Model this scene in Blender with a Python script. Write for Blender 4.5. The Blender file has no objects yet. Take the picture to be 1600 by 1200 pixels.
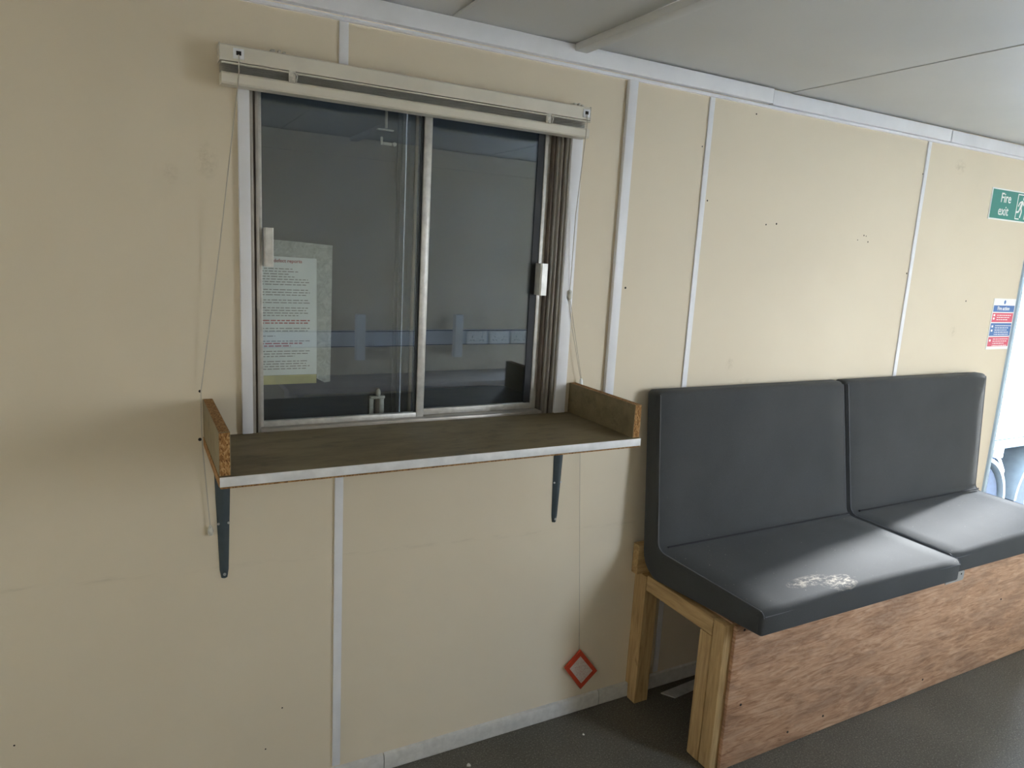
import bpy, bmesh, math, random
from mathutils import Vector, Matrix
random.seed(7)
scene = bpy.context.scene
C = scene.collection
PI = math.pi

# ---------------------------------------------------------------- camera
YAW, PITCH, ROLL, FPX = 0.501617, 0.183227, 0.055808, 1107.297
CAM = Vector((0.0, -1.90115, 1.62520))
fw = Vector((math.sin(YAW)*math.cos(PITCH), math.cos(YAW)*math.cos(PITCH), -math.sin(PITCH)))
r0 = Vector((math.cos(YAW), -math.sin(YAW), 0)); u0 = r0.cross(fw)
r1 = math.cos(ROLL)*r0 + math.sin(ROLL)*u0; u1 = -math.sin(ROLL)*r0 + math.cos(ROLL)*u0
cd = bpy.data.cameras.new('camera'); cam = bpy.data.objects.new('camera', cd); C.objects.link(cam)
cd.sensor_width = 36; cd.lens = FPX/1600*36; cd.clip_start = .02
m = Matrix((r1, u1, -fw)).transposed().to_4x4(); m.translation = CAM
cam.matrix_world = m; scene.camera = cam

# ---------------------------------------------------------------- light
SKY, SUN, EXPO = 14.0, 22.0, 1.22
w = bpy.data.worlds.new('sky'); scene.world = w; w.use_nodes = True
nt = w.node_tree; bg = nt.nodes['Background']; bg.inputs[1].default_value = SKY
tc = nt.nodes.new('ShaderNodeTexCoord'); sp = nt.nodes.new('ShaderNodeSeparateXYZ'); rp = nt.nodes.new('ShaderNodeValToRGB')
nt.links.new(tc.outputs['Generated'], sp.inputs[0]); nt.links.new(sp.outputs[2], rp.inputs[0]); nt.links.new(rp.outputs[0], bg.inputs[0])
rp.color_ramp.elements[0].color = (.88, .94, 1, 1); rp.color_ramp.elements[1].color = (.42, .62, .92, 1)
sd = bpy.data.lights.new('sun', 'SUN'); so = bpy.data.objects.new('sun', sd); C.objects.link(so)
sd.energy = SUN; sd.angle = math.radians(7); sd.color = (.95, .97, 1)
EL = math.radians(24)
travel = Vector((-.971*math.cos(EL), -.238*math.cos(EL), -math.sin(EL)))
so.rotation_euler = travel.to_track_quat('-Z', 'Y').to_euler(); so.location = (9, 1.5, 4)
DX0, DX1, DZ1 = 3.85, 5.60, 1.90      # open double doorway
pd = bpy.data.lights.new('doorway_portal', 'AREA'); po = bpy.data.objects.new('doorway_portal', pd); C.objects.link(po)
pd.shape = 'RECTANGLE'; pd.size = DX1-DX0; pd.size_y = DZ1; pd.cycles.is_portal = True
po.location = ((DX0+DX1)/2, .03, DZ1/2); po.rotation_euler = Vector((0, -1, 0)).to_track_quat('-Z', 'Z').to_euler()
WINS = ((2.56, 3.10, 1.05, 2.00),)     # added, unseen daylight window in the opposite wall: x0, x1, z0, z1
LWIN = (-3.5, -2.08, 1.05, 1.97)         # added fill-light window in the near wall, unseen far left of the view
def portal(w_, h_, loc, d):
    l_ = bpy.data.lights.new('daylight_portal', 'AREA'); o_ = bpy.data.objects.new('daylight_portal', l_); C.objects.link(o_)
    l_.shape = 'RECTANGLE'; l_.size = w_; l_.size_y = h_; l_.cycles.is_portal = True
    o_.location = loc; o_.rotation_euler = Vector(d).to_track_quat('-Z', 'Z').to_euler()
for q in WINS: portal(q[1]-q[0], q[3]-q[2], ((q[0]+q[1])/2, -2.37, (q[2]+q[3])/2), (0, 1, 0))
portal(LWIN[1]-LWIN[0], LWIN[3]-LWIN[2], ((LWIN[0]+LWIN[1])/2, .03, (LWIN[2]+LWIN[3])/2), (0, -1, 0))
vs = scene.view_settings; vs.view_transform = 'Standard'; vs.look = 'None'; vs.gamma = 1; vs.use_curve_mapping = False; vs.exposure = EXPO
scene.cycles.diffuse_bounces = 8; scene.cycles.max_bounces = 14; scene.cycles.transparent_max_bounces = 16

# ---------------------------------------------------------------- materials
def srgb(r, g, b):
    f = lambda c: c/255/12.92 if c/255 <= .04045 else ((c/255+.055)/1.055)**2.4
    return (f(r), f(g), f(b), 1)
class NB:
    def __init__(s, name):
        s.m = bpy.data.materials.new(name); s.m.use_nodes = True; s.t = s.m.node_tree; s.n = s.t.nodes
        s.b = s.n['Principled BSDF']; s.out = s.n['Material Output']
    def add(s, kind, **kw):
        n = s.n.new('ShaderNode'+kind)
        for k, v in kw.items(): setattr(n, k, v)
        return n
    def link(s, a, b): s.t.links.new(a, b)
    def coord(s, scale=(1, 1, 1), world=False, loc=(0, 0, 0)):
        mp = s.add('Mapping'); mp.inputs['Scale'].default_value = scale; mp.inputs['Location'].default_value = loc
        if world: s.link(s.add('NewGeometry').outputs['Position'], mp.inputs[0])
        else: s.link(s.add('TexCoord').outputs['Object'], mp.inputs[0])
        return mp.outputs[0]
    def noise(s, vec, scale, detail=3, rough=.55, dist=0):
        n = s.add('TexNoise'); s.link(vec, n.inputs['Vector']); n.inputs['Scale'].default_value = scale
        n.inputs['Detail'].default_value = detail; n.inputs['Roughness'].default_value = rough; n.inputs['Distortion'].default_value = dist
        return n.outputs['Fac']
    def ramp(s, fac, stops):
        r = s.add('ValToRGB'); s.link(fac, r.inputs[0]); e = r.color_ramp.elements
        while len(e) < len(stops): e.new(.5)
        for el, (p, c) in zip(e, stops): el.position = p; el.color = c if len(c) == 4 else (*c, 1)
        return r.outputs[0]
    def mix(s, fac, a, b, mode='MIX'):
        n = s.add('Mix', data_type='RGBA', blend_type=mode)
        for v, i in ((fac, 0), (a, 6), (b, 7)):
            if hasattr(v, 'is_output'): s.link(v, n.inputs[i])
            else: n.inputs[i].default_value = v
        return n.outputs[2]
    def math(s, op, a, b=0.0, clamp=False):
        n = s.add('Math', operation=op, use_clamp=clamp)
        for v, i in ((a, 0), (b, 1)):
            if hasattr(v, 'is_output'): s.link(v, n.inputs[i])
            else: n.inputs[i].default_value = v
        return n.outputs[0]
    def bump(s, h, strength=.2, dist=.001):
        b = s.add('Bump'); s.link(h, b.inputs['Height']); b.inputs['Strength'].default_value = strength; b.inputs['Distance'].default_value = dist
        s.link(b.outputs[0], s.b.inputs['Normal'])
    def set(s, col=None, rough=None, metal=None, spec=None):
        for v, k in ((col, 'Base Color'), (rough, 'Roughness'), (metal, 'Metallic'), (spec, 'Specular IOR Level')):
            if v is None: continue
            if hasattr(v, 'is_output'): s.link(v, s.b.inputs[k])
            else: s.b.inputs[k].default_value = v
        return s
WHITE, BLACK = (1, 1, 1, 1), (0, 0, 0, 1)
def simple(name, col, rough=.5, metal=0, spec=.5, var=.12, scale=12, bump=0, bscale=300):
    b = NB(name); v = b.coord()
    n = b.noise(v, scale)
    dark = tuple(c*(1-var) for c in col[:3])+(1,); lite = tuple(min(1, c*(1+var)) for c in col[:3])+(1,)
    b.set(b.ramp(n, [(.3, dark), (.7, lite)]), rough, metal, spec)
    if bump: b.bump(b.noise(b.coord(), bscale), bump, .0006)
    return b.m

def wall_mat():
    b = NB('cream_laminate'); p = b.coord(world=True)
    base = b.ramp(b.noise(p, 1.3, 4), [(.3, (.655, .575, .445)), (.7, (.70, .62, .485))])
    blot = b.ramp(b.noise(p, 5, 5, .6), [(.62, BLACK), (.80, WHITE)])
    base = b.mix(b.math('MULTIPLY', blot, .10), base, (.44, .38, .28, 1))
    sx = b.add('SeparateXYZ'); b.link(p, sx.inputs[0])
    # faint rub line left by furniture about 0.76 m up
    zz = b.math('ADD', sx.outputs[2], b.math('MULTIPLY', b.math('SUBTRACT', sx.outputs[0], 0), .045))
    band = b.math('SUBTRACT', 1, b.math('MULTIPLY', b.math('ABSOLUTE', b.math('SUBTRACT', zz, .768)), 90), clamp=True)
    nz = b.ramp(b.noise(b.coord((3, 3, 18), world=True), 3, 4, .7), [(.48, BLACK), (.68, WHITE)])
    base = b.mix(b.math('MULTIPLY', b.math('MULTIPLY', band, nz), .20), base, (.30, .25, .18, 1))
    # small greasy smears
    for cx, cz, sxx, szz, k in ((.178, 1.80, .03, .05, .35), (3.19, 2.095, .045, .035, .45), (1.958, 1.262, .025, .03, .35), (.10, 1.765, .02, .03, .25), (2.05, 1.19, .05, .02, .2), (3.34, 1.38, .03, .03, .3)):
        dx = b.math('DIVIDE', b.math('SUBTRACT', sx.outputs[0], cx), sxx); dz = b.math('DIVIDE', b.math('SUBTRACT', sx.outputs[2], cz), szz)
        d = b.math('SUBTRACT', 1, b.math('ADD', b.math('MULTIPLY', dx, dx), b.math('MULTIPLY', dz, dz)), clamp=True)
        nn = b.ramp(b.noise(p, 60, 4, .7), [(.42, BLACK), (.66, WHITE)])
        base = b.mix(b.math('MULTIPLY', b.math('MULTIPLY', d, nn), k), base, (.36, .30, .20, 1))
    b.set(base, .6, 0, .25); b.bump(b.noise(p, 260, 2), .05, .0005)
    return b.m
def floor_mat():
    b = NB('speckled_floor'); p = b.coord(world=True)
    base = b.ramp(b.noise(p, 2.2, 4), [(.3, (.082, .074, .058)), (.7, (.118, .107, .086))])
    sp1 = b.ramp(b.noise(p, 190, 2), [(.55, BLACK), (.66, WHITE)])
    base = b.mix(b.math('MULTIPLY', sp1, .45), base, (.30, .29, .25, 1))
    sp2 = b.ramp(b.noise(b.coord(world=True, loc=(3, 1, 0)), 150, 2), [(.34, WHITE), (.44, BLACK)])
    base = b.mix(b.math('MULTIPLY', sp2, .5), base, (.035, .032, .028, 1))
    st = b.ramp(b.noise(p, 13, 4, .65), [(.66, BLACK), (.76, WHITE)])
    base = b.mix(b.math('MULTIPLY', st, .4), base, (.05, .045, .04, 1))
    b.set(base, .62, 0, .35); b.bump(b.noise(p, 500, 2), .15, .0006)
    return b.m
def chip_top_mat():
    b = NB('worn_board_face'); p = b.coord((1, 3, 3))
    base = b.ramp(b.noise(p, 6, 5, .65), [(.3, (.150, .112, .058)), (.55, (.215, .168, .090)), (.8, (.26, .21, .125))])
    st = b.ramp(b.noise(b.coord((1, 2.2, 2)), 9, 5, .7), [(.56, BLACK), (.72, WHITE)])
    base = b.mix(b.math('MULTIPLY', st, .5), base, (.060, .040, .022, 1))
    b.set(base, .55, 0, .35); b.bump(b.noise(b.coord(), 180), .08, .0006)
    return b.m
def chip_edge_mat():
    b = NB('sawn_chipboard'); v = b.add('TexVoronoi'); b.link(b.coord((1, 1, .45)), v.inputs['Vector']); v.inputs['Scale'].default_value = 420
    sp = b.add('SeparateColor'); b.link(v.outputs['Color'], sp.inputs[0])
    base = b.ramp(sp.outputs[0], [(0, (.15, .07, .022)), (.45, (.28, .14, .048)), (1, (.46, .275, .12))])
    b.set(base, .85, 0, .2); b.bump(v.outputs['Distance'], .5, .001)
    return b.m
def fabric_mat():
    b = NB('charcoal_fabric'); p = b.coord(world=True)
    base = b.ramp(b.noise(p, 4, 4), [(.3, (.050, .053, .054)), (.7, (.067, .070, .071))])
    wv = b.noise(b.coord((1, 1, 1), world=True), 900, 2)
    base = b.mix(.35, base, b.ramp(wv, [(.3, (.036, .038, .039)), (.7, (.090, .093, .094))]))
    sx = b.add('SeparateXYZ'); b.link(p, sx.inputs[0])
    # dried white powdery smear on the front of the first seat
    for cx, cy, ax, ay, k in ((2.03, -.515, .085, .040, .85), (1.93, -.475, .10, .03, .6)):
        dx = b.math('DIVIDE', b.math('SUBTRACT', sx.outputs[0], cx), ax); dy = b.math('DIVIDE', b.math('SUBTRACT', sx.outputs[1], cy), ay)
        d = b.math('SUBTRACT', 1, b.math('ADD', b.math('MULTIPLY', dx, dx), b.math('MULTIPLY', dy, dy)), clamp=True)
        d = b.math('MULTIPLY', b.math('POWER', d, .5), b.math('GREATER_THAN', sx.outputs[2], .600))
        nn = b.ramp(b.noise(b.coord((1, 1.7, 1), world=True), 34, 6, .75, .6), [(.47, BLACK), (.60, WHITE)])
        base = b.mix(b.math('MULTIPLY', b.math('MULTIPLY', d, nn), k), base, (.42, .38, .32, 1))
    crumbs = b.ramp(b.noise(p, 130, 1), [(.765, BLACK), (.79, WHITE)])
    up = b.add('SeparateXYZ'); b.link(b.add('NewGeometry').outputs['Normal'], up.inputs[0])
    base = b.mix(b.math('MULTIPLY', crumbs, b.math('MULTIPLY', up.outputs[2], .6, clamp=True)), base, (.34, .31, .27, 1))
    b.set(base, .95, 0, .08); b.bump(wv, .35, .001)
    b.b.inputs['Sheen Weight'].default_value = .08; b.b.inputs['Sheen Roughness'].default_value = .5
    return b.m
def ply_mat():
    b = NB('weathered_plywood'); p = b.coord(world=True)
    g = b.noise(b.coord((2.2, 1, 16), world=True), 3.4, 6, .62, 1.6)
    base = b.ramp(g, [(.30, (.23, .115, .060)), (.44, (.42, .235, .135)), (.56, (.55, .34, .21)), (.72, (.68, .46, .32))])
    fine = b.noise(b.coord((7, 1, 80), world=True), 5, 4, .6)
    base = b.mix(.25, base, b.ramp(fine, [(.35, (.24, .12, .065)), (.7, (.52, .33, .21))]))
    st = b.ramp(b.noise(b.coord((1.1, 1, 3.2), world=True), 2.6, 7, .72, .6), [(.46, BLACK), (.60, WHITE)])
    base = b.mix(b.math('MULTIPLY', st, .50), base, (.18, .10, .065, 1))
    pale = b.ramp(b.noise(b.coord((1.5, 1, 5), world=True, loc=(4, 0, 1)), 4, 6, .7, 1.0), [(.52, BLACK), (.68, WHITE)])
    base = b.mix(b.math('MULTIPLY', pale, .45), base, (.56, .39, .27, 1))
    b.set(base, .6, 0, .3); b.bump(g, .2, .002)
    return b.m
def pine_mat(name, axis):
    b = NB(name); s = {'z': (14, 14, 1.2), 'y': (14, 1.2, 14), 'x': (1.2, 14, 14)}[axis]
    g = b.noise(b.coord(s, world=True), 5, 5, .6, .8)
    base = b.ramp(g, [(.3, (.31, .19, .08)), (.5, (.44, .295, .135)), (.75, (.54, .38, .195))])
    kn = b.ramp(b.noise(b.coord((4, 4, 2), world=True), 7, 2), [(.70, BLACK), (.78, WHITE)])
    base = b.mix(b.math('MULTIPLY', kn, .6), base, (.17, .085, .035, 1))
    b.set(base, .62, 0, .3); b.bump(g, .12, .001)
    return b.m
def glass_mat():
    b = NB('window_glass'); b.n.remove(b.b)
    lw = b.add('LayerWeight'); lw.inputs[0].default_value = .5
    fr = b.math('ADD', .125, b.math('MULTIPLY', b.math('POWER', lw.outputs['Facing'], 5), .93))
    tr = b.add('BsdfTransparent'); tr.inputs[0].default_value = (.95, .97, .97, 1)
    gl = b.add('BsdfGlossy'); gl.inputs['Roughness'].default_value = .004; gl.inputs['Color'].default_value = (.83, .93, 1, 1)
    mx = b.add('MixShader'); b.link(fr, mx.inputs[0]); b.link(tr.outputs[0], mx.inputs[1]); b.link(gl.outputs[0], mx.inputs[2]); b.link(mx.outputs[0], b.out.inputs[0])
    return b.m
def tape_mat():
    b = NB('silver_tape'); cr = b.noise(b.coord((1, 1, 1)), 55, 4, .6, 1.2)
    b.set(b.ramp(cr, [(.3, (.26, .275, .265)), (.7, (.46, .48, .465))]), .42, .15, .5); b.bump(cr, .6, .004)
    return b.m
def tag_mat():
    b = NB('scribbled_label'); v = b.noise(b.coord((1, 1, 1)), 75, 3, .5, 1.5)
    ln = b.math('SUBTRACT', 1, b.math('MULTIPLY', b.math('ABSOLUTE', b.math('SUBTRACT', v, .5)), 26), clamp=True)
    b.set(b.mix(b.math('MULTIPLY', ln, .55), (.62, .55, .50, 1), (.42, .13, .12, 1)), .5)
    return b.m
M = dict(
    wall=wall_mat(), wallw=simple('off_white_laminate', (.74, .655, .51, 1), .5, var=.05, scale=2), floor=floor_mat(), glass=glass_mat(), fabric=fabric_mat(), ply=ply_mat(), chip=chip_top_mat(), chipedge=chip_edge_mat(),
    pinez=pine_mat('pine_upright', 'z'), piney=pine_mat('pine_rail', 'y'), pinex=pine_mat('pine_batten', 'x'), tape=tape_mat(), tag=tag_mat(),
    ceiling=simple('ceiling_panel', (.60, .60, .585, 1), .5, var=.05, scale=1.6, bump=.04),
    pvc=simple('white_trim', (.74, .745, .775, 1), .38, var=.05, scale=8),
    base=simple('scuffed_baseboard', (.52, .51, .48, 1), .5, var=.10, scale=45),
    alu=simple('dull_aluminium', (.44, .41, .37, 1), .45, .5, var=.12, scale=20),
    alubright=simple('brushed_aluminium', (.60, .585, .55, 1), .45, .45, var=.15, scale=40),
    brown=simple('weathered_frame_channel', (.13, .105, .085, 1), .5, .3, var=.2, scale=20),
    bronze=simple('dull_grey_channel', (.27, .25, .22, 1), .55, .2, var=.1, scale=30), seal=simple('black_rubber_seal', (.012, .013, .015, 1), .6),  # flat black stands for the dark reflection beside the sash stiles
    blind=simple('ivory_blind', (.66, .62, .53, 1), .36, var=.05, scale=10),
    slat=simple('grey_slat', (.60, .575, .52, 1), .4, 0, var=.08),
    clip=simple('cloudy_plastic', (.55, .53, .47, 1), .25, var=.25, scale=120),
    cord=simple('pull_cord', (.46, .42, .35, 1), .8),
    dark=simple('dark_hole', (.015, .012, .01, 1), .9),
    edge=simple('white_edging', (.72, .73, .75, 1), .4, var=.1, scale=30),
    steel=simple('slate_painted_steel', (.052, .072, .085, 1), .42, .2, var=.12, scale=30),
    screw=simple('zinc_screw', (.55, .56, .57, 1), .35, .8),
    seam=simple('dark_seam', (.02, .02, .023, 1), .9),
    piping=simple('grey_stitching', (.12, .125, .135, 1), .85),
    navy=simple('navy_steel_shutter', (.012, .022, .045, 1), .65, .1, var=.35, scale=6),
    boltm=simple('galvanised_bolt', (.46, .46, .42, 1), .45, .5, var=.2, scale=60),
    paper=simple('white_paper', (.72, .75, .75, 1), .6, var=.06, scale=14),
    ink=simple('grey_ink', (.20, .20, .21, 1), .7), redink=simple('red_ink', (.42, .10, .12, 1), .7),
    yellow=simple('yellowed_strip', (.50, .46, .22, 1), .6, var=.12, scale=18),
    red=simple('red_card', (.50, .055, .02, 1), .45, var=.15, scale=30),
    green=simple('sign_green', (.015, .235, .20, 1), .35, var=.04), white=simple('sign_white', (.82, .84, .83, 1), .4, var=.02),
    blue=simple('notice_blue', (.02, .13, .42, 1), .4, var=.05), pink=simple('notice_red', (.62, .05, .12, 1), .4, var=.05),
    trunk=simple('blue_white_trunking', (.66, .69, .77, 1), .35, var=.03), plate=simple('socket_white', (.86, .87, .86, 1), .25, var=.02), plastic=simple('white_plastic', (.78, .79, .80, 1), .3, var=.03), desk=simple('grey_brown_worktop', (.50, .44, .40, 1), .5, var=.15, scale=5),
    truck=simple('white_lorry_body', (.86, .88, .9, 1), .35, var=.03, scale=2), chassis=simple('blue_grey_chassis', (.008, .030, .075, 1), .5, var=.3, scale=6),  # chassis blue is flare haze put into the colour
    rail=simple('pale_blue_rail', (.045, .085, .12, 1), .4), guard=simple('grey_mudguard', (.11, .13, .14, 1), .5), tyre=simple('tyre_rubber', (.006, .014, .03, 1), .8, var=.3, scale=30),
    hub=simple('steel_wheel', (.10, .12, .14, 1), .5, var=.3, scale=14), ground=simple('pale_concrete_yard', (.46, .45, .43, 1), .9, var=.2, scale=3),
    doorframe=simple('pale_blue_door_frame', (.42, .55, .66, 1), .4, var=.04), nail=simple('nail_head', (.04, .03, .025, 1), .6, .4),
    crumb=simple('pale_crumb', (.62, .60, .55, 1), .8), offcut=simple('pale_offcut', (.42, .41, .39, 1), .6, var=.2, scale=20),
)

# ---------------------------------------------------------------- mesh helpers
def box(bm, x0, x1, y0, y1, z0, z1, bev=0, mi=0):
    vs = [bm.verts.new((x, y, z)) for z in (z0, z1) for y in (y0, y1) for x in (x0, x1)]
    fs = [bm.faces.new([vs[i] for i in q]) for q in ((0, 2, 3, 1), (4, 5, 7, 6), (0, 1, 5, 4), (2, 6, 7, 3), (0, 4, 6, 2), (1, 3, 7, 5))]
    for f in fs: f.material_index = mi
    if bev:
        bmesh.ops.bevel(bm, geom=list({e for f in fs for e in f.edges}), offset=bev, segments=2, affect='EDGES', profile=.5)
    return fs
def prism(bm, pts, axis, a, b):
    """extrude a 2D outline; axis 'y': pts are (x,z); 'x': (y,z); 'z': (x,y)"""
    f3 = {'y': lambda p, t: (p[0], t, p[1]), 'x': lambda p, t: (t, p[0], p[1]), 'z': lambda p, t: (p[0], p[1], t)}[axis]
    A = [bm.verts.new(f3(p, a)) for p in pts]; B = [bm.verts.new(f3(p, b)) for p in pts]
    n = len(pts); bm.faces.new(A); bm.faces.new(B[::-1])
    for i in range(n): bm.faces.new((A[i], B[i], B[(i+1) % n], A[(i+1) % n]))
def tube(bm, path, r, n=8):
    path = [Vector(p) for p in path]; rings = []
    for i, p in enumerate(path):
        t = (path[min(i+1, len(path)-1)]-path[max(i-1, 0)]).normalized()
        a = t.cross(Vector((0, 1, 0)) if abs(t.y) < .9 else Vector((1, 0, 0))).normalized(); b = t.cross(a)
        rr = r[i] if isinstance(r, (list, tuple)) else r
        rings.append([bm.verts.new(p+rr*(math.cos(2*PI*k/n)*a+math.sin(2*PI*k/n)*b)) for k in range(n)])
    for A, B in zip(rings, rings[1:]):
        for k in range(n): bm.faces.new((A[k], A[(k+1) % n], B[(k+1) % n], B[k]))
    bm.faces.new(rings[0][::-1]); bm.faces.new(rings[-1])
def disc(bm, c, r, axis, h, n=12):
    v = {'x': Vector((1, 0, 0)), 'y': Vector((0, 1, 0)), 'z': Vector((0, 0, 1))}[axis]
    c = Vector(c); tube(bm, [c, c+v*h], r, n)
def BM(fn=None):
    b = bmesh.new()
    if fn: fn(b)
    return b
def tag(o, label=None, cat=None, group=None, kind=None):
    for k, v in (('label', label), ('category', cat), ('group', group), ('kind', kind)):
        if v: o[k] = v
    return o
def wloc(o):
    v = Vector(o.location)
    while o.parent: o = o.parent; v += o.location
    return v
def obj(name, bm, mats, parent=None, smooth=35):
    bmesh.ops.recalc_face_normals(bm, faces=bm.faces[:])
    if parent: off = wloc(parent)
    else:
        xs = [v.co for v in bm.verts]
        off = Vector(((min(c.x for c in xs)+max(c.x for c in xs))/2, (min(c.y for c in xs)+max(c.y for c in xs))/2, min(c.z for c in xs)))
    for v in bm.verts: v.co -= off
    me = bpy.data.meshes.new(name); bm.to_mesh(me); bm.free()
    for mt in (mats if isinstance(mats, (list, tuple)) else [mats]): me.materials.append(M[mt])
    if smooth:
        me.polygons.foreach_set('use_smooth', [True]*len(me.polygons)); me.set_sharp_from_angle(angle=math.radians(smooth))
    o = bpy.data.objects.new(name, me); C.objects.link(o)
    if parent: o.parent = parent
    else: o.location = off
    return o
def empty(name, loc, parent=None):
    o = bpy.data.objects.new(name, None); C.objects.link(o); o.location = Vector(loc); o.empty_display_size = .05
    if parent: o.parent = parent; o.location = Vector(loc)-wloc(parent)
    return o
def bx(name, mats, parent, *a, bev=0):
    return obj(name, BM(lambda b: box(b, *a, bev=bev)), mats, parent)
def text_mesh(name, body, size, mat, parent, x, y, z, sx=1.0, bold=0.0, depth=.0004):
    cu = bpy.data.curves.new('lettering_curve', 'FONT'); cu.body = body; cu.size = size; cu.extrude = depth; cu.offset = bold; cu.resolution_u = 3
    t = bpy.data.objects.new('lettering_tmp', cu); C.objects.link(t)
    bpy.context.view_layer.update()
    me = bpy.data.meshes.new_from_object(t.evaluated_get(bpy.context.evaluated_depsgraph_get()))
    bpy.data.objects.remove(t); bpy.data.curves.remove(cu)
    off = wloc(parent)
    for v in me.vertices:
        vx, vy, vz = v.co; v.co = Vector((x+vx*sx, y-vz, z+vy))-off
    me.materials.clear(); me.materials.append(M[mat]); me.name = name
    o = bpy.data.objects.new(name, me); C.objects.link(o); o.parent = parent
    return o

# ================================================================ SETTING
XL, XR, YF, ZC, WT = -4.3, 6.0, -2.34, 2.235, .06
GX0, GX1, GZ0, GZ1 = .276, 1.196, 1.118, 2.045          # window hole
# back wall in laminate panels, cut round the window and the doorway
wb = tag(empty('wall_back', (2, 0, 0)), 'cream laminate panel wall with the sliding window', kind='structure')
def panel(x0, x1):
    b = bmesh.new(); g = .0015
    x0 += g; x1 -= g
    holes = [h for h in (LWIN, (GX0, GX1, GZ0, GZ1), (DX0, DX1, 0, DZ1)) if h[0] < x1 and h[1] > x0]
    if not holes: box(b, x0, x1, 0, WT, 0, ZC+.04)
    for hx0, hx1, hz0, hz1 in holes:
        a, c = max(x0, hx0), min(x1, hx1)
        if a > x0: box(b, x0, a, 0, WT, 0, ZC+.04)
        if c < x1: box(b, c, x1, 0, WT, 0, ZC+.04)
        if hz0 > 0: box(b, a, c, 0, WT, 0, hz0)
        box(b, a, c, 0, WT, hz1, ZC+.04)
    return obj('wall_panel', b, 'wall', wb, smooth=0)
edges = [XL, -1.91, -.70, .504, 1.742, 2.947, 4.15, 5.35, XR]
for a, c in zip(edges, edges[1:]): panel(a, c)
bx('backing_sheet', 'wall', wb, LWIN[1]+.002, GX0-.002, WT+.0005, WT+.01, 0, ZC+.04)
bx('backing_sheet', 'wall', wb, GX1+.002, DX0-.002, WT+.0005, WT+.01, 0, ZC+.04)
for px, pz, r in ((2.061, 1.776, .004), (2.114, 1.782, .005), (2.616, 1.77, .004), (2.646, 1.746, .004), (2.63, 1.768, .003), (2.581, 1.75, .003), (1.449, 1.531, .005), (1.767, 1.837, .004),
                  (1.952, 2.145, .004), (-.286, .376, .003), (.347, .299, .003), (.30, .18, .003), (3.40, 1.52, .005), (3.70, .98, .006), (.151, 1.24, .005), (.148, 1.115, .006), (1.72, 2.01, .003), (2.93, 1.63, .005), (2.935, 2.04, .004)):
    obj('nail_hole', BM(lambda b: disc(b, (px, -.0004, pz), r*.75, 'y', .002, 8)), 'dark', wb)
b = bmesh.new(); xa = XL
for q in sorted(WINS):
    box(b, xa, q[0], YF-.06, YF, 0, ZC+.04); box(b, q[0], q[1], YF-.06, YF, 0, q[2]); box(b, q[0], q[1], YF-.06, YF, q[3], ZC+.04); xa = q[1]
box(b, xa, XR, YF-.06, YF, 0, ZC+.04)
wf = obj('wall_front', b, 'wallw', None, 0); tag(wf, 'off-white wall opposite the window seen only as its reflection', kind='structure')
wl = bx('wall_left', 'wall', None, XL-.06, XL, YF-.06, WT, 0, ZC+.04); tag(wl, 'cream end wall left of the camera', kind='structure')
wr = bx('wall_right', 'wallw', None, XR, XR+.06, YF-.06, WT, 0, ZC+.04); tag(wr, 'cream end wall beyond the doorway', kind='structure')
fl = bx('floor', 'floor', None, XL-.06, XR+.06, YF-.06, WT, -.06, 0); tag(fl, 'grey-brown speckled hard floor', kind='structure')
# ceiling panels
ce = tag(empty('ceiling', (2, -1, ZC)), 'pale grey ceiling of large flat panels', kind='structure')
ced = [XL-.06, -2.85, -1.63, -.42, .795, 1.20, 2.10, 3.215, 4.43, XR+.06]
for i, (a, c) in enumerate(zip(ced, ced[1:])):
    dz = (0, .002, 0, .002, 0, .002, .0, .001, 0)[i]
    bx('ceiling_panel', 'ceiling', ce, a+.0015, c-.0015, YF-.06, -.004, ZC+dz, ZC+.03)
bx('ceiling_backing', 'ceiling', ce, XL-.06, XR+.06, YF-.06, WT+.01, ZC+.033, ZC+.05)
bx('joint_strip', 'ceiling', ce, .788, .802, YF, -.02, ZC-.003, ZC, bev=.001)
bx('ceiling_batten', 'ceiling', ce, 1.178, 1.222, YF, -.021, ZC-.022, ZC-.0002, bev=.003)
# cornice, battens, baseboard
tn = [0]
def trim(mat, label, *a, bev=.0015):
    tn[0] += 1
    return tag(bx('trim_%d' % tn[0], mat, None, *a, bev=bev), label, kind='structure')
trim('pvc', 'white cornice length above the window', XL, 2.000, -.024, -.0005, 2.184, ZC-.003)
trim('pvc', 'white cornice length above the first seat', 2.004, 3.056, -.021, -.0005, 2.181, ZC-.006)
trim('pvc', 'white cornice length running over the doorway', 3.060, XR, -.023, -.0005, 2.180, ZC-.008)
trim('pvc', 'thin white bead under the cornice', XL, XR, -.012, -.0005, 2.170, 2.1795, bev=.002)
trim('wallw', 'off-white cornice on the opposite wall', XL, XR, YF+.0005, YF+.020, 2.125, ZC-.003)
trim('pvc', 'white joint batten above the window blind', .492, .516, -.006, -.0005, 2.0615, 2.1695)
trim('pvc', 'white joint batten below the window shelf', .492, .516, -.006, -.0005, .062, 1.095)
trim('pvc', 'wide white cable strip right of the window', 1.389, 1.424, -.016, -.0005, 1.13, 2.1695, bev=.003)
trim('pvc', 'white joint batten rising behind the first seat', 1.731, 1.753, -.006, -.0005, .062, 2.1695)
trim('pvc', 'white joint batten rising behind the second seat', 2.936, 2.958, -.006, -.0005, .062, 2.1695)
trim('pvc', 'white joint batten at the left of the wall', -.711, -.689, -.006, -.0005, .062, 2.1695)
bb = tag(empty('baseboard_back', (1, 0, 0)), 'scuffed white baseboard along the window wall', kind='structure')
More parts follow.
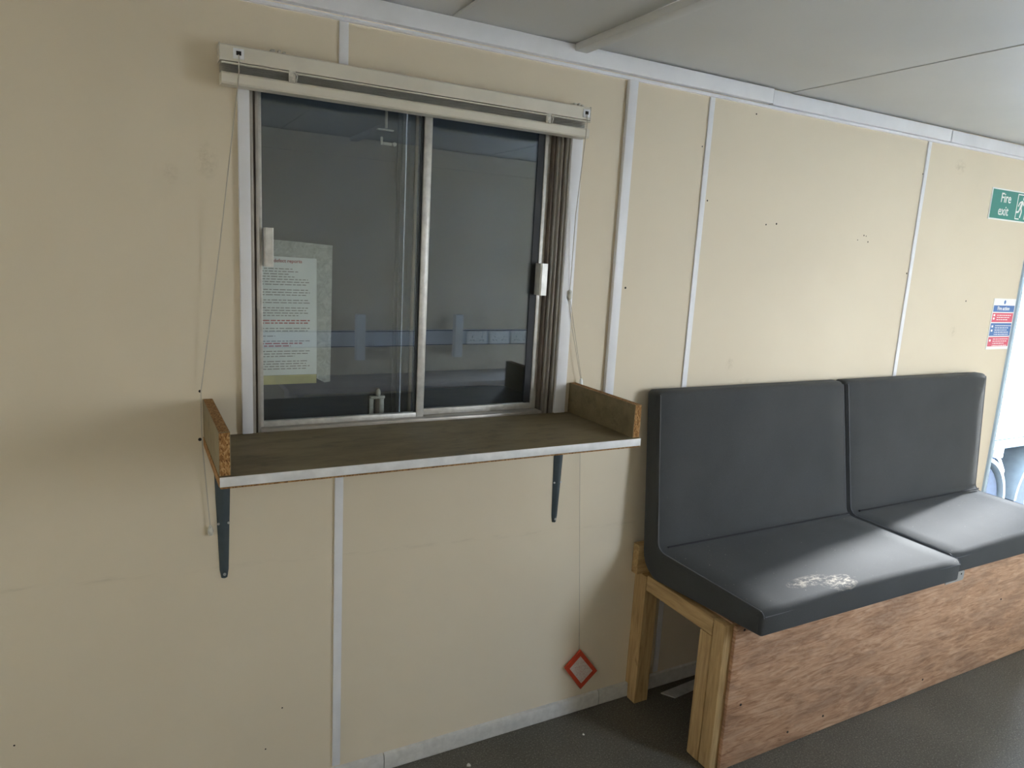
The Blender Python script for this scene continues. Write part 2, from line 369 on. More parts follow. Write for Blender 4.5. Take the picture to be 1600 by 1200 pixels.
for a, c in ((XL, .652), (.6545, 1.472), (1.4745, 2.69), (2.6925, DX0-.03)):
    obj('baseboard_length', BM(lambda b: prism(b, [(-.0005, .002), (-.014, .002), (-.014, .040), (-.009, .052), (-.0005, .056)], 'x', a, c)), 'base', bb)
bf = bx('baseboard_front', 'base', None, XL, XR, YF+.0005, YF+.014, .002, .056); tag(bf, 'white baseboard along the opposite wall', kind='structure')
for k, (q, ya, yb) in enumerate(((WINS[0], YF-.05, YF+.004), (LWIN, -.004, .05))):  # frames of the two added daylight windows, both out of view
    w2 = tag(empty('window_%d' % (k+2), ((q[0]+q[1])/2, (ya+yb)/2, q[2])), ['daylight window in the opposite wall across from the bench', 'daylight window in the same wall far left of the view'][k], kind='structure')
    for a in ((q[0], q[0]+.03, q[2], q[3]), (q[1]-.03, q[1], q[2], q[3]), (q[0]+.0305, q[1]-.0305, q[2], q[2]+.03), (q[0]+.0305, q[1]-.0305, q[3]-.03, q[3])):
        bx('window_frame', 'alu', w2, a[0], a[1], ya, yb, a[2], a[3], bev=.001)
# doorway
dr = tag(empty('door_1', (DX0, 0, 0)), 'open doorway with pale blue frame beside the bench', kind='structure')
bx('frame_jamb', 'doorframe', dr, DX0-.026, DX0, -.010, WT+.03, 0, DZ1+.026, bev=.002)
bx('frame_jamb', 'doorframe', dr, DX1, DX1+.026, -.010, WT+.03, 0, DZ1+.026, bev=.002)
bx('frame_head', 'doorframe', dr, DX0+.0005, DX1-.0005, -.010, WT+.03, DZ1, DZ1+.026, bev=.002)
bx('threshold', 'alu', dr, DX0+.0005, DX1-.0005, -.005, WT+.04, .0005, .012, bev=.002)

# ================================================================ WINDOW
wn = tag(empty('window_1', (.736, .02, GZ0)), 'two-pane sliding aluminium window in a white surround', kind='structure')
bx('surround', 'pvc', wn, .249, .2755, -.013, -.0005, 1.124, 2.056, bev=.002)
bx('surround', 'pvc', wn, 1.1965, 1.236, -.013, -.0005, 1.124, 2.056, bev=.002)
bx('surround', 'pvc', wn, .276, 1.196, -.013, -.0005, GZ1, 2.056, bev=.002)
fr = empty('frame', (.736, .02, GZ0), wn)
for a, c, y, mt in ((.2765, .2840, -.003, 'alu'), (.2843, .2900, .010, 'brown'), (.2903, .2975, .004, 'alu'), (1.186, 1.1955, -.002, 'bronze'), (1.1785, 1.1857, .008, 'brown'), (1.1760, 1.1782, .006, 'alu'), (1.166, 1.1757, .016, 'bronze'), (1.157, 1.1657, .026, 'brown')):
    bx('jamb_channel', mt, fr, a, c, y, .069, GZ0+.0005, GZ1-.0005, bev=.0008)
bx('bottom_track', 'alu', fr, .298, 1.1565, .000, .069, GZ0+.0005, 1.131, bev=.001)
bx('head_track', 'alu', fr, .298, 1.1565, .000, .069, 2.0165, GZ1-.0005, bev=.001)
def sash(name, x0, x1, y0, y1, lw, rw, z0, zb, gl):
    s = empty(name, ((x0+x1)/2, y0, z0), wn)
    bx('stile', 'alubright', s, x0, x0+lw, y0, y1, z0, 2.016, bev=.001)
    bx('stile', 'alubright', s, x1-rw, x1, y0, y1, z0, 2.016, bev=.001)
    bx('bottom_rail', 'alubright', s, x0+lw+.0003, x1-rw-.0003, y0, y1, z0, zb, bev=.001)
    bx('top_rail', 'alubright', s, x0+lw+.0003, x1-rw-.0003, y0, y1, 2.000, 2.016, bev=.001)
    g = bx('glass_pane', 'glass', s, x0+lw-.0005, x1-rw+.0005, gl, gl+.004, zb-.0005, 2.0005)
    return s
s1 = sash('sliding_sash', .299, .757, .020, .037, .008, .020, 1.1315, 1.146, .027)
bx('glazing_seal', 'seal', s1, .7285, .7368, .0255, .0265, 1.147, 1.999)  # black strip drawn for the reflected dark edge of the stile
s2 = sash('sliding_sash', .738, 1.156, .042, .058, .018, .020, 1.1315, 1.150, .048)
bx('glazing_seal', 'seal', s2, 1.1130, 1.1358, .0455, .0475, 1.151, 1.999)  # dark reflection gap at the right stile, drawn as a black strip
bx('interlock', 'alubright', s1, .7573, .7605, .022, .039, 1.1315, 2.016, bev=.0006)
def handle(s, x0, x1, y, z0, z1, d):
    h = bmesh.new()
    prism(h, [(x0, y), (x0, y-d), (x0+.004, y-d-.004), (x1-.003, y-d-.004), (x1, y-d), (x1, y-d+.003), (x0+.004, y-d+.003), (x0+.004, y)], 'z', z0, z1)
    return obj('pull_handle', h, 'alubright', s)
handle(s1, .3075, .331, .0195, 1.556, 1.653, .022)
handle(s2, 1.126, 1.152, .0415, 1.499, 1.597, .032)
# closed steel shutter behind the glass
sh = tag(empty('window_shutter', (.736, .08, 1.06)), 'dark navy steel shutter closed behind the window glass', 'shutter')
bx('shutter_leaf', 'navy', sh, .21, .7085, .100, .110, 1.06, 2.075, bev=.001)
bx('shutter_leaf', 'navy', sh, .7115, 1.27, .100, .110, 1.06, 2.075, bev=.001)
for a, c, d in ((.686, .692, .006), (.698, .7083, .010), (.7118, .722, .010), (.738, .747, .007)):
    bx('meeting_strip', 'navy' if a != .738 else 'brown', sh, a, c, .0999-d, .0999, 1.10, 2.03, bev=.001)
bx('shutter_edge', 'navy', sh, .21, .255, .0705, .0998, 1.06, 2.075)
bx('shutter_edge', 'navy', sh, 1.225, 1.27, .0705, .0998, 1.06, 2.075)
bx('shutter_edge', 'navy', sh, .2555, 1.2245, .0705, .0998, 1.06, 1.098)
bx('shutter_edge', 'navy', sh, .2555, 1.2245, .0735, .0998, 2.045, 2.075)
def bolt(xc, z0, up):
    t = empty('barrel_bolt', (xc, .079, z0), sh)
    bx('plate', 'boltm', t, xc-.022, xc-.009, .094, .0995, z0, z0+.075, bev=.001)
    bx('plate', 'boltm', t, xc+.009, xc+.022, .094, .0995, z0, z0+.075, bev=.001)
    bx('strap', 'boltm', t, xc-.022, xc+.022, .084, .0938, z0+.066, z0+.075, bev=.002)
    obj('rod', BM(lambda b: tube(b, [(xc, .0900, z0), (xc, .0900, z0+.098)], .006, 10)), 'brown', t)
    obj('knob', BM(lambda b: tube(b, [(xc+.001, .084, z0+.076), (xc+.001, .084, z0+.082), (xc+.001, .084, z0+.092), (xc+.001, .084, z0+.096)], [.006, .0075, .006, .003], 10)), 'boltm', t)
bolt(.640, 1.112, True)
t = empty('barrel_bolt', (.65, .079, 1.90), sh)
bx('strap', 'boltm', t, .625, .672, .088, .0995, 1.938, 1.942, bev=.001)
bx('plate', 'boltm', t, .636, .642, .092, .0995, 1.900, 1.921, bev=.001)
bx('plate', 'boltm', t, .6423, .668, .092, .0995, 1.900, 1.908, bev=.001)
obj('knob', BM(lambda b: tube(b, [(.674, .086, 1.904), (.674, .0995, 1.904)], .006, 8)), 'boltm', t)
obj('rod', BM(lambda b: tube(b, [(.650, .0920, 1.945), (.650, .0920, 2.02)], .004, 8)), 'boltm', t)
# notice taped behind the left pane
nt_ = tag(empty('taped_notice', (.39, .027, 1.242)), 'printed paper notice with silver tape border behind the left pane', 'notice')
bx('paper_sheet', 'paper', nt_, .288, .450, 0.03530, 0.03600, 1.268, 1.592)
bx('yellow_strip', 'yellow', nt_, .288, .4485, 0.03510, 0.03590, 1.243, 1.2675)
def strip(name, pts, y0, y1):
    return obj(name, BM(lambda b: prism(b, pts, 'y', y0, y1)), 'tape', nt_)
strip('tape_strip', [(.288, 1.583), (.45, 1.580), (.488, 1.598), (.490, 1.617), (.4, 1.622), (.288, 1.626)], 0.03400, 0.03480)
strip('tape_strip', [(.4475, 1.585), (.4485, 1.40), (.4490, 1.256), (.470, 1.244), (.486, 1.246), (.488, 1.40), (.4895, 1.610)], 0.03490, 0.03520)
text_mesh('heading', 'Driver defect reports', .0125, 'redink', nt_, .300, 0.03470, 1.567, 1.0, .0002)
tl = bmesh.new(); rl = bmesh.new()
z = 1.556
lines = [(.385, 0), (.40, 0), (.375, 0), (.39, 0), (.425, 0), (.428, 0), (.42, 0), (None, 0), (.425, 0), (.43, 0), (.42, 0), (None, 0), (.425, 0), (.43, 0), (None, 0), (.425, 0), (.42, 0), (.425, 0), (.40, 0), (None, 0), (.43, 1), (.425, 1), (None, 0), (.43, 0), (.425, 0), (None, 0), (.34, 0), (None, 0), (.43, 0), (.41, 1), (.38, 1), (None, 0), (.43, 0), (.425, 0), (.39, 0), (None, 0), (.425, 0), (.42, 0), (.43, 0), (.42, 0)]
for xe, red in lines:
    z -= .0068
    if xe is None: continue
    x = .300
    while x < xe:
        wd = random.uniform(.006, .018)
        box(rl if red else tl, x, min(x+wd, xe), 0.03490, 0.03525, z, z+(.0034 if red else .0022)); x += wd+.003
tag(obj('printed_lines', tl, 'ink', nt_), kind='stuff'); tag(obj('red_printed_lines', rl, 'redink', nt_), kind='stuff')

# ================================================================ BLIND
bl = tag(empty('venetian_blind', (.714, -.04, 1.97)), 'raised ivory venetian blind above the window with pull cords', 'blind')
hr = bmesh.new(); prism(hr, [(-.060, 2.021), (-.060, 2.054), (-.057, 2.057), (-.022, 2.057), (-.020, 2.054), (-.020, 2.021)], 'x', .206, 1.222)
hd = obj('headrail', hr, 'blind', bl)
for x0 in (.2045, 1.2222):
    bx('end_cap', 'clip', hd, x0, x0+.0013, -.061, -.020, 2.019, 2.058)
sb = bmesh.new(); n = 7
prof = [(-.060+.040*i/n, .0028*math.sin(PI*i/n)) for i in range(n+1)]
prism(sb, prof+[(y, z_-.0006) for y, z_ in prof[::-1]], 'x', .209, 1.219)
s0 = obj('slat', sb, 'slat', bl); off = Vector(s0.location); s0.location = off+Vector((0, 0, 1.9995))
for v in s0.data.vertices: v.co.z += wloc(bl).z; v.co.z -= 0
s0.location = off+Vector((0, 0, 1.9995-wloc(bl).z))
for k in range(1, 6):
    c_ = s0.copy(); C.objects.link(c_); c_.location = s0.location+Vector(((-1)**k*.0006, .0006*(k % 3), .0030*k))
rb = bmesh.new(); prism(rb, [(-.064, 1.974), (-.061, 1.970), (-.022, 1.970), (-.018, 1.974), (-.018, 1.992), (-.022, 1.9965), (-.060, 1.9965), (-.064, 1.992)], 'x', .208, 1.221)
br = obj('bottom_rail', rb, 'blind', bl)
obj('rail_bead', BM(lambda b: tube(b, [(.208, -.0635, 2.016), (1.221, -.0635, 2.016)], .0022, 8)), 'blind', br)
for x0 in (.365, 1.079):
    b = bmesh.new(); box(b, x0-.008, x0+.008, -.0665, -.0605, 1.994, 2.020, bev=.001); tube(b, [(x0+.006, -.0665, 2.016), (x0+.011, -.071, 2.008), (x0+.008, -.069, 1.994)], .0016, 6); box(b, x0-.004, x0+.004, -.069, -.0666, 1.993, 2.001)
    obj('slat_clip', b, 'clip', bl)
for x0 in (.335, 1.185):
    b = bmesh.new(); box(b, x0-.016, x0-.006, -.052, -.030, 2.0572, 2.064, bev=.001); box(b, x0+.002, x0+.007, -.050, -.03, 2.0572, 2.066, bev=.001); box(b, x0+.011, x0+.018, -.052, -.03, 2.0572, 2.063, bev=.001); box(b, x0-.02, x0+.02, -.032, -.0005, 2.0572, 2.0602)
    obj('mounting_clip', b, 'clip', bl)
for x0 in (.246, 1.208):
    cl = bx('cord_lock', 'edge', bl, x0-.012, x0+.012, -.063, -.0602, 2.027, 2.050, bev=.001)
    bx('cord_slot', 'dark', cl, x0-.0055, x0+.0055, -.0635, -.0629, 2.035, 2.044)
def cord(path, r=.0013): return obj('pull_cord', BM(lambda b: tube(b, path, r, 6)), 'cord', bl)
cord([(.246, -.064, 2.036), (.2455, -.0655, 2.00), (.243, -.064, 1.97), (.200, -.035, 1.60), (.1525, -.012, 1.245), (.150, -.026, 1.222), (.1505, -.022, 1.16), (.1525, -.012, 1.10), (.166, -.009, .885)])
obj('cord_tassel', BM(lambda b: tube(b, [(.166, -.009, .886), (.1665, -.009, .880), (.167, -.009, .868), (.1675, -.009, .858)], [.002, .005, .0075, .006], 10)), 'clip', bl)
cord([(1.208, -.064, 2.036), (1.209, -.0665, 2.00), (1.209, -.064, 1.975), (1.215, -.03, 1.75), (1.222, -.016, 1.520)])
obj('cord_joiner', BM(lambda b: tube(b, [(1.222, -.016, 1.520), (1.2222, -.016, 1.515), (1.2226, -.016, 1.495), (1.223, -.016, 1.488)], [.003, .0065, .0065, .003], 10)), 'clip', bl)
cord([(1.222, -.016, 1.488), (1.240, -.016, 1.40), (1.286, -.018, 1.232)], .0009)
cord([(1.2245, -.018, 1.488), (1.246, -.019, 1.40), (1.288, -.020, 1.232)], .0009)
obj('cord_tassel', BM(lambda b: tube(b, [(1.287, -.019, 1.236), (1.2873, -.019, 1.228), (1.2885, -.019, 1.206), (1.289, -.019, 1.202)], [.003, .0055, .007, .006], 10)), 'plastic', bl)
cord([(1.289, -.019, 1.203), (1.3045, -.010, 1.05), (1.3685, -.013, .252)], .0009)
# red tag on the cord end
tg = tag(empty('hang_tag', (1.382, -.012, .085)), 'red-bordered diamond tag hanging on a cord above the baseboard', 'tag')
def dia(s, y0, y1, mat, name, cx=1.382, cz=.166):
    pts = [(cx-.006, cz+.079*s), (cx+.074*s, cz-.022*s), (cx+.006, cz-.078*s), (cx-.070*s, cz+.024*s)]
    return obj(name, BM(lambda b: prism(b, pts, 'y', y0, y1)), mat, tg)
dia(1, -.0135, -.006, 'red', 'red_card'); dia(.70, -.0141, -.0136, 'tag', 'label_face')

# ================================================================ SHELF
sf = tag(empty('wall_shelf', (.717, -.17, 1.10)), 'brown board shelf with end boards under the window on steel brackets', 'shelf')
bx('shelf_board', ['chip'], sf, .157, 1.279, -.352, -.0008, 1.100, 1.1225)
bx('edge_strip', 'edge', sf, .157, 1.279, -.3548, -.3522, 1.1015, 1.1228, bev=.0006)
bx('lower_lip', 'chipedge', sf, .158, 1.279, -.3515, -.3335, 1.0965, 1.0998)
bx('raw_edge', 'chipedge', sf, .1555, .1568, -.351, -.001, 1.1005, 1.122)
def endboard(x0, x1):
    b = bmesh.new(); fs = box(b, x0, x1, -.347, -.001, 1.1232, 1.220, bev=0)
    fs[1].material_index = 1; fs[2].material_index = 1
    bmesh.ops.bevel(b, geom=b.edges[:], offset=.0012, segments=1, affect='EDGES')
    return obj('end_board', b, ['chip', 'chipedge'], sf)
endboard(.1565, .1800); endboard(1.2545, 1.2785)
def bracket(xc, zb):
    b = bmesh.new(); secs = []
    N = 16
    def sec(c, wd, d, nrm, zz=None):
        pts = [(-1, 0, 0), (-.80, 0, .35), (-.12, 0, 1), (.12, 0, 1), (.80, 0, .35), (1, 0, 0)]
        return [Vector(c)+Vector((p[0]*wd/2, 0, 0))+Vector(nrm)*(d*p[2]) for p in pts]
    for i in range(N+1):
        t = i/N; z_ = 1.098+(zb-1.098)*t
        wd = .044*(1-t)+.021*t
        if t > .96: wd *= .72
        secs.append(sec((xc, -.0008, z_), wd, .013*(1-t)+.006*t, (0, -1, 0)))
    R = [[b.verts.new(p) for p in s] for s in secs]
    for A, B in zip(R, R[1:]):
        for k in range(5): b.faces.new((A[k], A[k+1], B[k+1], B[k]))
        b.faces.new((A[5], A[0], B[0], B[5]))
    b.faces.new(R[0]); b.faces.new(R[-1][::-1])
    R = []
    for i in range(9):
        t = i/8; y_ = -.001-.29*t; wd = .044*(1-t)+.022*t
        R.append([b.verts.new(p) for p in sec((xc, y_, 1.0962), wd, .013*(1-t)+.005*t, (0, 0, -1))])
    for A, B in zip(R, R[1:]):
        for k in range(5): b.faces.new((A[k], A[k+1], B[k+1], B[k]))
        b.faces.new((A[5], A[0], B[0], B[5]))
    b.faces.new(R[0]); b.faces.new(R[-1][::-1])
    o = obj('bracket', b, 'steel', sf)
    for dx, z_, r in ((-.0125, .885, .0032), (.0125, .885, .0032), (0, zb+.012, .004)):
        obj('screw', BM(lambda q: disc(q, (xc+dx, -.0075 if dx == 0 else -.0065, z_), r, 'y', -.002, 10)), 'screw', o)
bracket(.199, .730); bracket(1.2315, .745)

# ================================================================ BENCH
be = tag(empty('bench_frame', (2.62, -.23, 0)), 'rough timber bench frame with reddish plywood front', 'bench')
XB, XE = 1.604, 3.66
def fp(x0, x1): return bx('front_panel', 'ply', be, x0, x1, -.4620, -.4485, .003, .5125, bev=.0008)
pan = fp(1.640, XE)
for nx, nz in ((1.675, .495), (1.70, .225), (2.13, .06), (2.72, .05), (2.40, .47), (1.95, .05), (3.2, .30)):
    obj('nail', BM(lambda b: disc(b, (nx, -.4618, nz), .0045, 'y', -.0012, 8)), 'nail', pan)
def leg(x0, y0, y1, zt, wd=.058):
    return bx('leg', 'pinez', be, x0, x0+wd, y0, y1, .001, zt, bev=.0025)
leg(XB, -.3960, -.344, .4535); leg(XB+.001, -.448, -.3985, .5145)
leg(XE-.058, -.396, -.344, .4545); leg(XE-.058, -.448, -.3968, .5145)
b = bmesh.new(); prism(b, [(-.0005, .058), (-.016, .058), (-.018, .001), (-.062, .001), (-.064, .508), (-.0005, .508)], 'x', XB-.002, XB+.058); obj('leg', b, 'pinez', be)
b = bmesh.new(); prism(b, [(-.0075, .058), (-.016, .058), (-.018, .001), (-.062, .001), (-.064, .508), (-.0075, .508)], 'x', XE-.058, XE); obj('leg', b, 'pinez', be)
bx('side_rail', 'piney', be, XB, XB+.046, -.3960, -.0655, .4555, .5145, bev=.002)
bx('side_rail', 'piney', be, XE-.046, XE, -.3960, -.0655, .4555, .5145, bev=.002)
bx('back_rail', 'pinex', be, XB-.028, XE, -.0400, -.0075, .5095, .622, bev=.002)
bx('front_rail', 'pinex', be, XB+.060, XE-.06, -.4480, -.402, .4555, .5145, bev=.002)
bx('seat_board', 'ply', be, XB+.03, XE-.01, -.4480, -.0500, .5150, .5205)
pl = bmesh.new(); prism(pl, [(2.755, .450), (2.865, .450), (2.873, .455), (2.873, .486), (2.865, .492), (2.755, .492)], 'y', -.4660, -.4625)
mp_ = obj('mending_plate', pl, 'screw', be)
for hx, hz in ((2.815, .463), (2.853, .478)): obj('plate_hole', BM(lambda b: disc(b, (hx, -.4658, hz), .004, 'y', -.0008, 8)), 'dark', mp_)

def rounded(pts, seg=6):
    out = []; n = len(pts)
    for i in range(n):
        p0, p1, p2 = Vector(pts[i-1][:2]), Vector(pts[i][:2]), Vector(pts[(i+1) % n][:2]); r = pts[i][2]
        a, c = (p0-p1).normalized(), (p2-p1).normalized(); ang = a.angle(c); d = r/math.tan(ang/2)
        ctr = p1+(a+c).normalized()*(r/math.sin(ang/2)); s, e = p1+a*d, p1+c*d
        v0, v1 = s-ctr, e-ctr; th = v0.angle_signed(v1)
        for k in range(seg+1):
            q = v0.copy(); q.rotate(Matrix.Rotation(-th*k/seg, 2)); out.append(ctr+q)
    return out
PROFILE = rounded([(-.556, .5225, .015), (-.053, .5225, .095), (-.012, 1.190, .018), (-.082, 1.190, .020), (-.128, .640, .035), (-.556, .606, .022)])
def cl01(v): return max(0, min(1, v))
def cushion(label, L, Rr, k=1.0):
    PROF = [Vector((p.x if p.x > -.13 else -.13+(p.x+.13)*k, p.y)) for p in PROFILE]
    cu = tag(empty('seat_cushion', ((L[1]+Rr[1])/2, -.28, .5225)), label, 'cushion', 'charcoal bench cushions')
    n = len(PROF); nor = []
    for i in range(n):
        t = (PROF[(i+1) % n]-PROF[i-1]).normalized(); nor.append(Vector((t.y, -t.x)))
    area = sum(PROF[i].x*PROF[(i+1) % n].y-PROF[(i+1) % n].x*PROF[i].y for i in range(n))
    if area < 0: nor = [-q for q in nor]
    def xe(E, p):   # [top of back, base of back, front of seat]
        tb = cl01((p.y-.62)/.57); tf = cl01((-p.x-.13)/.43)
        return E[1]+(E[0]-E[1])*tb+(E[2]-E[1])*tf
    b = bmesh.new(); rings = []
    def ring(f_, ins, dxl, dxr):
        out = []
        for p, q in zip(PROF, nor):
            pp = p-q*ins; xl, xr = xe(L, p)+dxl, xe(Rr, p)-dxr
            x = xl+(xr-xl)*f_
            pil = .012*math.sin(PI*f_)*cl01((-p.x-.16)/.1)*(1 if p.y > .58 and p.y < .66 else 0)
            out.append(b.verts.new((x, pp.x, pp.y+pil)))
        return out
    for ins, dx in ((.016, 0), (.006, .004), (0, .014)): rings.append(ring(0, ins, dx, 0))
    for k in range(1, 12): rings.append(ring(k/12, 0, .014, .014))
    for ins, dx in ((0, .014), (.006, .004), (.016, 0)): rings.append(ring(1, ins, 0, dx))
    for A, B in zip(rings, rings[1:]):
        for k in range(n): b.faces.new((A[k], A[(k+1) % n], B[(k+1) % n], B[k]))
    b.faces.new(rings[0][::-1]); b.faces.new(rings[-1])
    bmesh.ops.triangulate(b, faces=[f for f in b.faces if len(f.verts) > 4])
    body = obj('cushion_body', b, 'fabric', cu, smooth=50)
    for E, sgn in ((L, 1), (Rr, -1)):
        path = []
        for p, q in zip(PROF, nor):
            if p.x < -.08 and not (p.y < .55): path.append((xe(E, p)+sgn*.007, (p-q*.0025).x, (p-q*.0025).y))
        path.sort(key=lambda c: (0 if c[2] > .70 else 1, -c[2] if c[2] > .70 else -c[1]))
        obj('piping', BM(lambda bb_: tube(bb_, path, .0022, 6)), 'piping', body)
    fy = min(p.x for p in PROF)
    obj('piping', BM(lambda bb_: tube(bb_, [(L[2]+.01, fy+.002, .590), (Rr[2]-.01, fy+.002, .590)], .0022, 6)), 'piping', body)
    obj('back_seam', BM(lambda bb_: tube(bb_, [(L[1]+.035, -.1425, .6505), (Rr[1]-.012, -.1425, .6505)], .0035, 6)), 'seam', body)
    return cu
cushion('charcoal fabric bench cushion with a white smear, nearer the window', (1.566, 1.582, 1.640), (2.515, 2.590, 2.668))
cushion('charcoal fabric bench cushion partly in sunlight, next to the doorway', (2.532, 2.606, 2.684), (3.530, 3.520, 3.64), .905)

# ================================================================ SIGNS
fs_ = tag(empty('fire_exit_sign', (3.65, -.003, 1.896)), 'green and white Fire exit sign high on the wall', 'sign')
SX0, SX1, SZ0, SZ1 = 3.455, 3.830, 1.895, 2.034
bx('sign_plate', 'white', fs_, SX0, SX1, -.0035, -.0005, SZ0, SZ1, bev=.001)
bx('green_field', 'green', fs_, SX0+.007, SX1-.007, -.0042, -.0036, SZ0+.006, SZ1-.006)
text_mesh('lettering', 'Fire', .060, 'white', fs_, 3.530, -.0044, 1.975, .92, .0006)
text_mesh('lettering', 'exit', .060, 'white', fs_, 3.524, -.0044, 1.918, .92, .0006)
pg = bmesh.new()
def bar(bm_, p, q, wd, y0=-.0047, y1=-.0043):
    p, q = Vector(p), Vector(q); d = (q-p).normalized(); nn = Vector((-d.y, d.x))*wd/2
    prism(bm_, [p+nn, q+nn, q-nn, p-nn], 'y', y0, y1)
fx0, fx1, fz0, fz1 = 3.672, 3.748, 1.910, 2.020
for p, q in (((fx0, fz0), (fx0, fz1)), ((fx0-.0025, fz1), (fx1, fz1)), ((fx1, fz1), (fx1, fz0)), ((fx0-.0025, fz0), (fx0+.034, fz0))): bar(pg, p, q, .005)
for path, wd in (([(3.716, 1.992), (3.705, 1.962)], .016), ([(3.712, 1.990), (3.694, 1.984), (3.684, 1.966)], .007), ([(3.716, 1.990), (3.729, 1.974), (3.742, 1.976)], .007),
                 ([(3.706, 1.964), (3.718, 1.944), (3.710, 1.916)], .009), ([(3.703, 1.964), (3.694, 1.942), (3.674, 1.940)], .009)):
    for p, q in zip(path, path[1:]): bar(pg, p, q, wd)
prism(pg, [(3.724+.009*math.cos(a*PI/6), 2.004+.009*math.sin(a*PI/6)) for a in range(12)], 'y', -.0047, -.0043)
obj('running_figure', pg, 'white', fs_)
fn = tag(empty('fire_action_notice', (3.72, -.002, 1.29)), 'small blue and red fire action notice beside the doorway', 'notice')
NX0, NX1 = 3.628, 3.818
bx('notice_plate', 'white', fn, NX0, NX1, -.0025, -.0005, 1.292, 1.537)
for z0, z1, mt in ((1.473, 1.504, 'blue'), (1.424, 1.468, 'pink'), (1.357, 1.419, 'blue'), (1.306, 1.352, 'pink')):
    bx('colour_band', mt, fn, NX0+.006, NX1-.006, -.0030, -.0026, z0, z1)
obj('flame_symbol', BM(lambda b: prism(b, [(3.723+.008*math.cos(a*PI/6), 1.520+.010*math.sin(a*PI/6)) for a in range(12)], 'y', -.0030, -.0026)), 'blue', fn)
text_mesh('heading', 'Fire action', .026, 'white', fn, 3.665, -.0032, 1.4815, .95, .0004)
tl = bmesh.new()
for z0, k in ((1.455, 3), (1.405, 5), (1.340, 4)):
    for j in range(k):
        x = NX0+.045
        while x < NX1-.022-.012*(j % 3):
            wd = random.uniform(.006, .02); box(tl, x, x+wd, -.0033, -.0030, z0-.0105*j, z0-.0105*j+.0035); x += wd+.004
for z0 in (1.452, 1.436, 1.398, 1.378, 1.330): box(tl, NX0+.014, NX0+.028, -.0033, -.0030, z0, z0+.010)
tag(obj('printed_lines', tl, 'white', fn), kind='stuff')

# ================================================================ OPPOSITE WALL (seen reflected in the panes)
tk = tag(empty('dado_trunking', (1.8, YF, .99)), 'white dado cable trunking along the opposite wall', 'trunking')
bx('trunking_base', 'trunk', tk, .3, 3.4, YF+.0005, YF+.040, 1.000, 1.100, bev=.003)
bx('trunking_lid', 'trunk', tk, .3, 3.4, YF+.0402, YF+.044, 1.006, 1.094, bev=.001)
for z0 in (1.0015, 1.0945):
    bx('lid_groove', 'dark', tk, .3, 3.4, YF+.0402, YF+.0412, z0, z0+.004)  # shadow line in the lid gap drawn as a dark strip
for x0 in (1.985, 2.155, 2.32):
    so_ = tag(empty('double_socket', (x0+.073, YF+.044, 1.0)), {1.985: 'white double socket nearest the upright cover, on the trunking', 2.155: 'white double socket in the middle of three on the trunking', 2.32: 'white double socket furthest from the upright covers on the trunking'}[x0], 'socket', 'double sockets on the trunking')
    bx('faceplate', 'plate', so_, x0, x0+.146, YF+.0442, YF+.064, 1.007, 1.093, bev=.003)
    for xx in (.038, .108):
        bx('switch', 'plastic', so_, x0+xx-.006, x0+xx+.006, YF+.0641, YF+.069, 1.070, 1.086, bev=.001)
        for ddx, zz, ww, hh in ((0, 1.050, .004, .010), (-.012, 1.030, .008, .005), (.012, 1.030, .008, .005)):
            bx('socket_hole', 'dark', so_, x0+xx+ddx-ww/2, x0+xx+ddx+ww/2, YF+.0638, YF+.0646, zz, zz+hh)
for x0, lb in ((1.885, 'upright white cable cover beside the sockets'), (1.215, 'upright white cable cover apart from the sockets')):
    tag(bx('cable_cover', 'plastic', None, x0, x0+.055, YF+.0445, YF+.095, .925, 1.205, bev=.004), lb, 'cable cover', 'upright cable covers')
dk = tag(empty('worktop_desk', (2.0, YF, 0)), 'grey-brown worktop desk along the opposite wall', 'desk')
bx('worktop', 'desk', dk, .75, 3.3, YF+.016, YF+.42, .795, .825, bev=.002)
for x0 in (.80, 2.0, 3.2): bx('leg', 'desk', dk, x0, x0+.04, YF+.03, YF+.38, .001, .7948)

# ================================================================ BITS ON THE FLOOR
for k, (x, y, r) in enumerate(((.905, -.105, .007), (1.06, -.30, .003), (1.33, -.13, .004))):
    b = bmesh.new(); bmesh.ops.create_icosphere(b, subdivisions=1, radius=r)
    for v in b.verts: v.co = Vector((x, y, 0))+Vector((v.co.x*random.uniform(.7, 1.4), v.co.y*random.uniform(.7, 1.4), max(-.0, (v.co.z+r)*.6)))
    tag(obj('crumb', b, 'crumb', None, 0), ['largest pale crumb on the floor below the baseboard', 'tiny pale crumb out on the open floor', 'tiny pale crumb near the hanging tag'][k], 'crumb', 'crumbs on the floor')
b = bmesh.new(); prism(b, [(1.735, -.055), (1.766, -.100), (2.02, -.075), (2.02, -.032)], 'z', .001, .006)
tag(obj('trim_offcut', b, 'offcut', None), 'pale flat offcut strip lying under the bench', 'offcut')

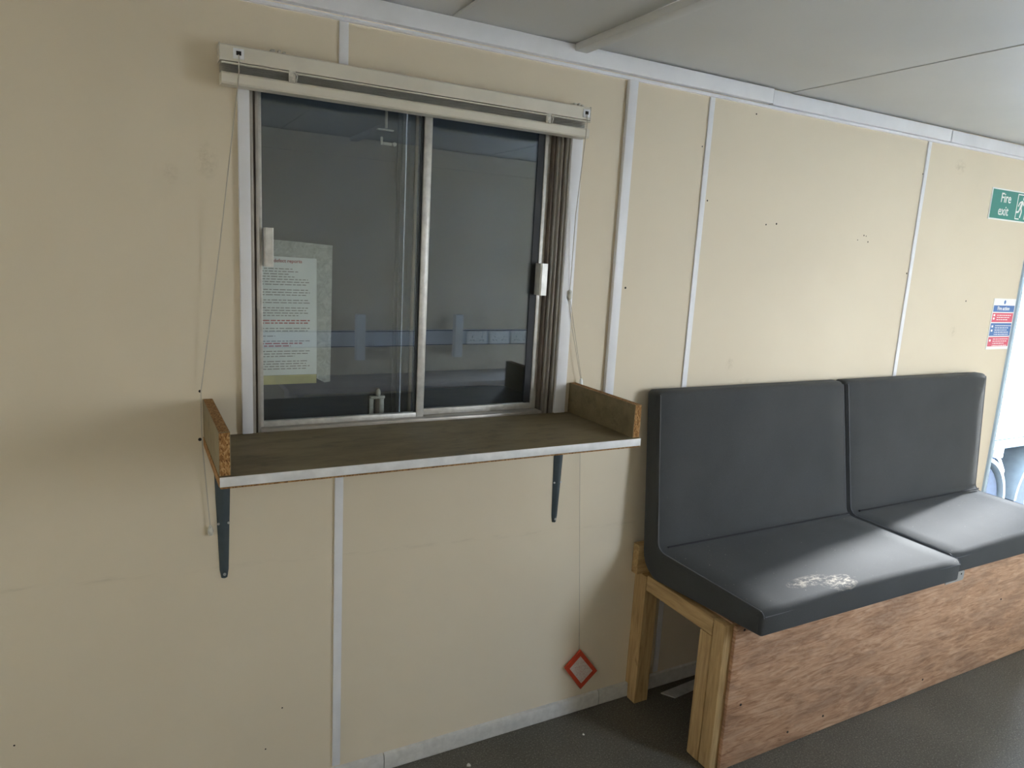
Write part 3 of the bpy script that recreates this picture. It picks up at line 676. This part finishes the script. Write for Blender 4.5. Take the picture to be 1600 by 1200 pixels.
# ================================================================ OUTSIDE
gr = bx('ground_yard', 'ground', None, -30, 36, -30, 36, -.66, -.60); tag(gr, 'grey yard outside the doorway', kind='structure')
lo = tag(empty('lorry', (7, 1.6, -.6)), 'white box lorry parked just outside the doorway', 'lorry')
bx('box_body', 'truck', lo, 4.6, 10.5, 1.0, 3.3, .39, 3.2, bev=.02)
bx('lower_rail', 'rail', lo, 4.6, 10.5, 1.0, 3.3, .315, .3898, bev=.005)
bx('chassis', 'chassis', lo, 4.7, 10.4, 1.25, 3.0, -.25, .3145, bev=.01)
bx('side_bracket', 'truck', lo, 6.02, 6.10, 1.02, 1.10, .23, .314, bev=.004)
obj('air_hose', BM(lambda b: tube(b, [(6.06, 1.05, .24), (6.14, 1.06, .20), (6.22, 1.06, .10), (6.20, 1.06, .02)], .012, 6)), 'truck', lo)
for xc in (5.80, 6.80):
    wc = empty('wheel', (xc, 1.12, -.16), lo)
    def ringm(b, r0_, r1_, y0, y1, a0=0, a1=2*PI, n=32):
        closed = abs(a1-a0-2*PI) < 1e-6; R = []
        for i in range(n+(0 if closed else 1)):
            a = a0+(a1-a0)*i/n; c_, s_ = math.cos(a), math.sin(a)
            R.append([b.verts.new((xc+r*c_, y, -.16+r*s_)) for r, y in ((r0_, y0), (r1_, y0), (r1_, y1), (r0_, y1))])
        for i in range(len(R) if closed else len(R)-1):
            A, B = R[i], R[(i+1) % len(R)]
            for k in range(4): b.faces.new((A[k], A[(k+1) % 4], B[(k+1) % 4], B[k]))
        if not closed: b.faces.new(R[0]); b.faces.new(R[-1][::-1])
    obj('tyre', BM(lambda b: ringm(b, .20, .36, 1.04, 1.24)), 'tyre', wc)
    obj('rim', BM(lambda b: (ringm(b, .15, .2005, 1.05, 1.20), disc(b, (xc, 1.10, -.16), .155, 'y', .03, 24), disc(b, (xc, 1.05, -.16), .07, 'y', .06, 16))), 'hub', wc)
    obj('mudguard', BM(lambda b: ringm(b, .395, .425, 1.01, 1.26, math.radians(0), math.radians(180), 24)), 'guard', lo)
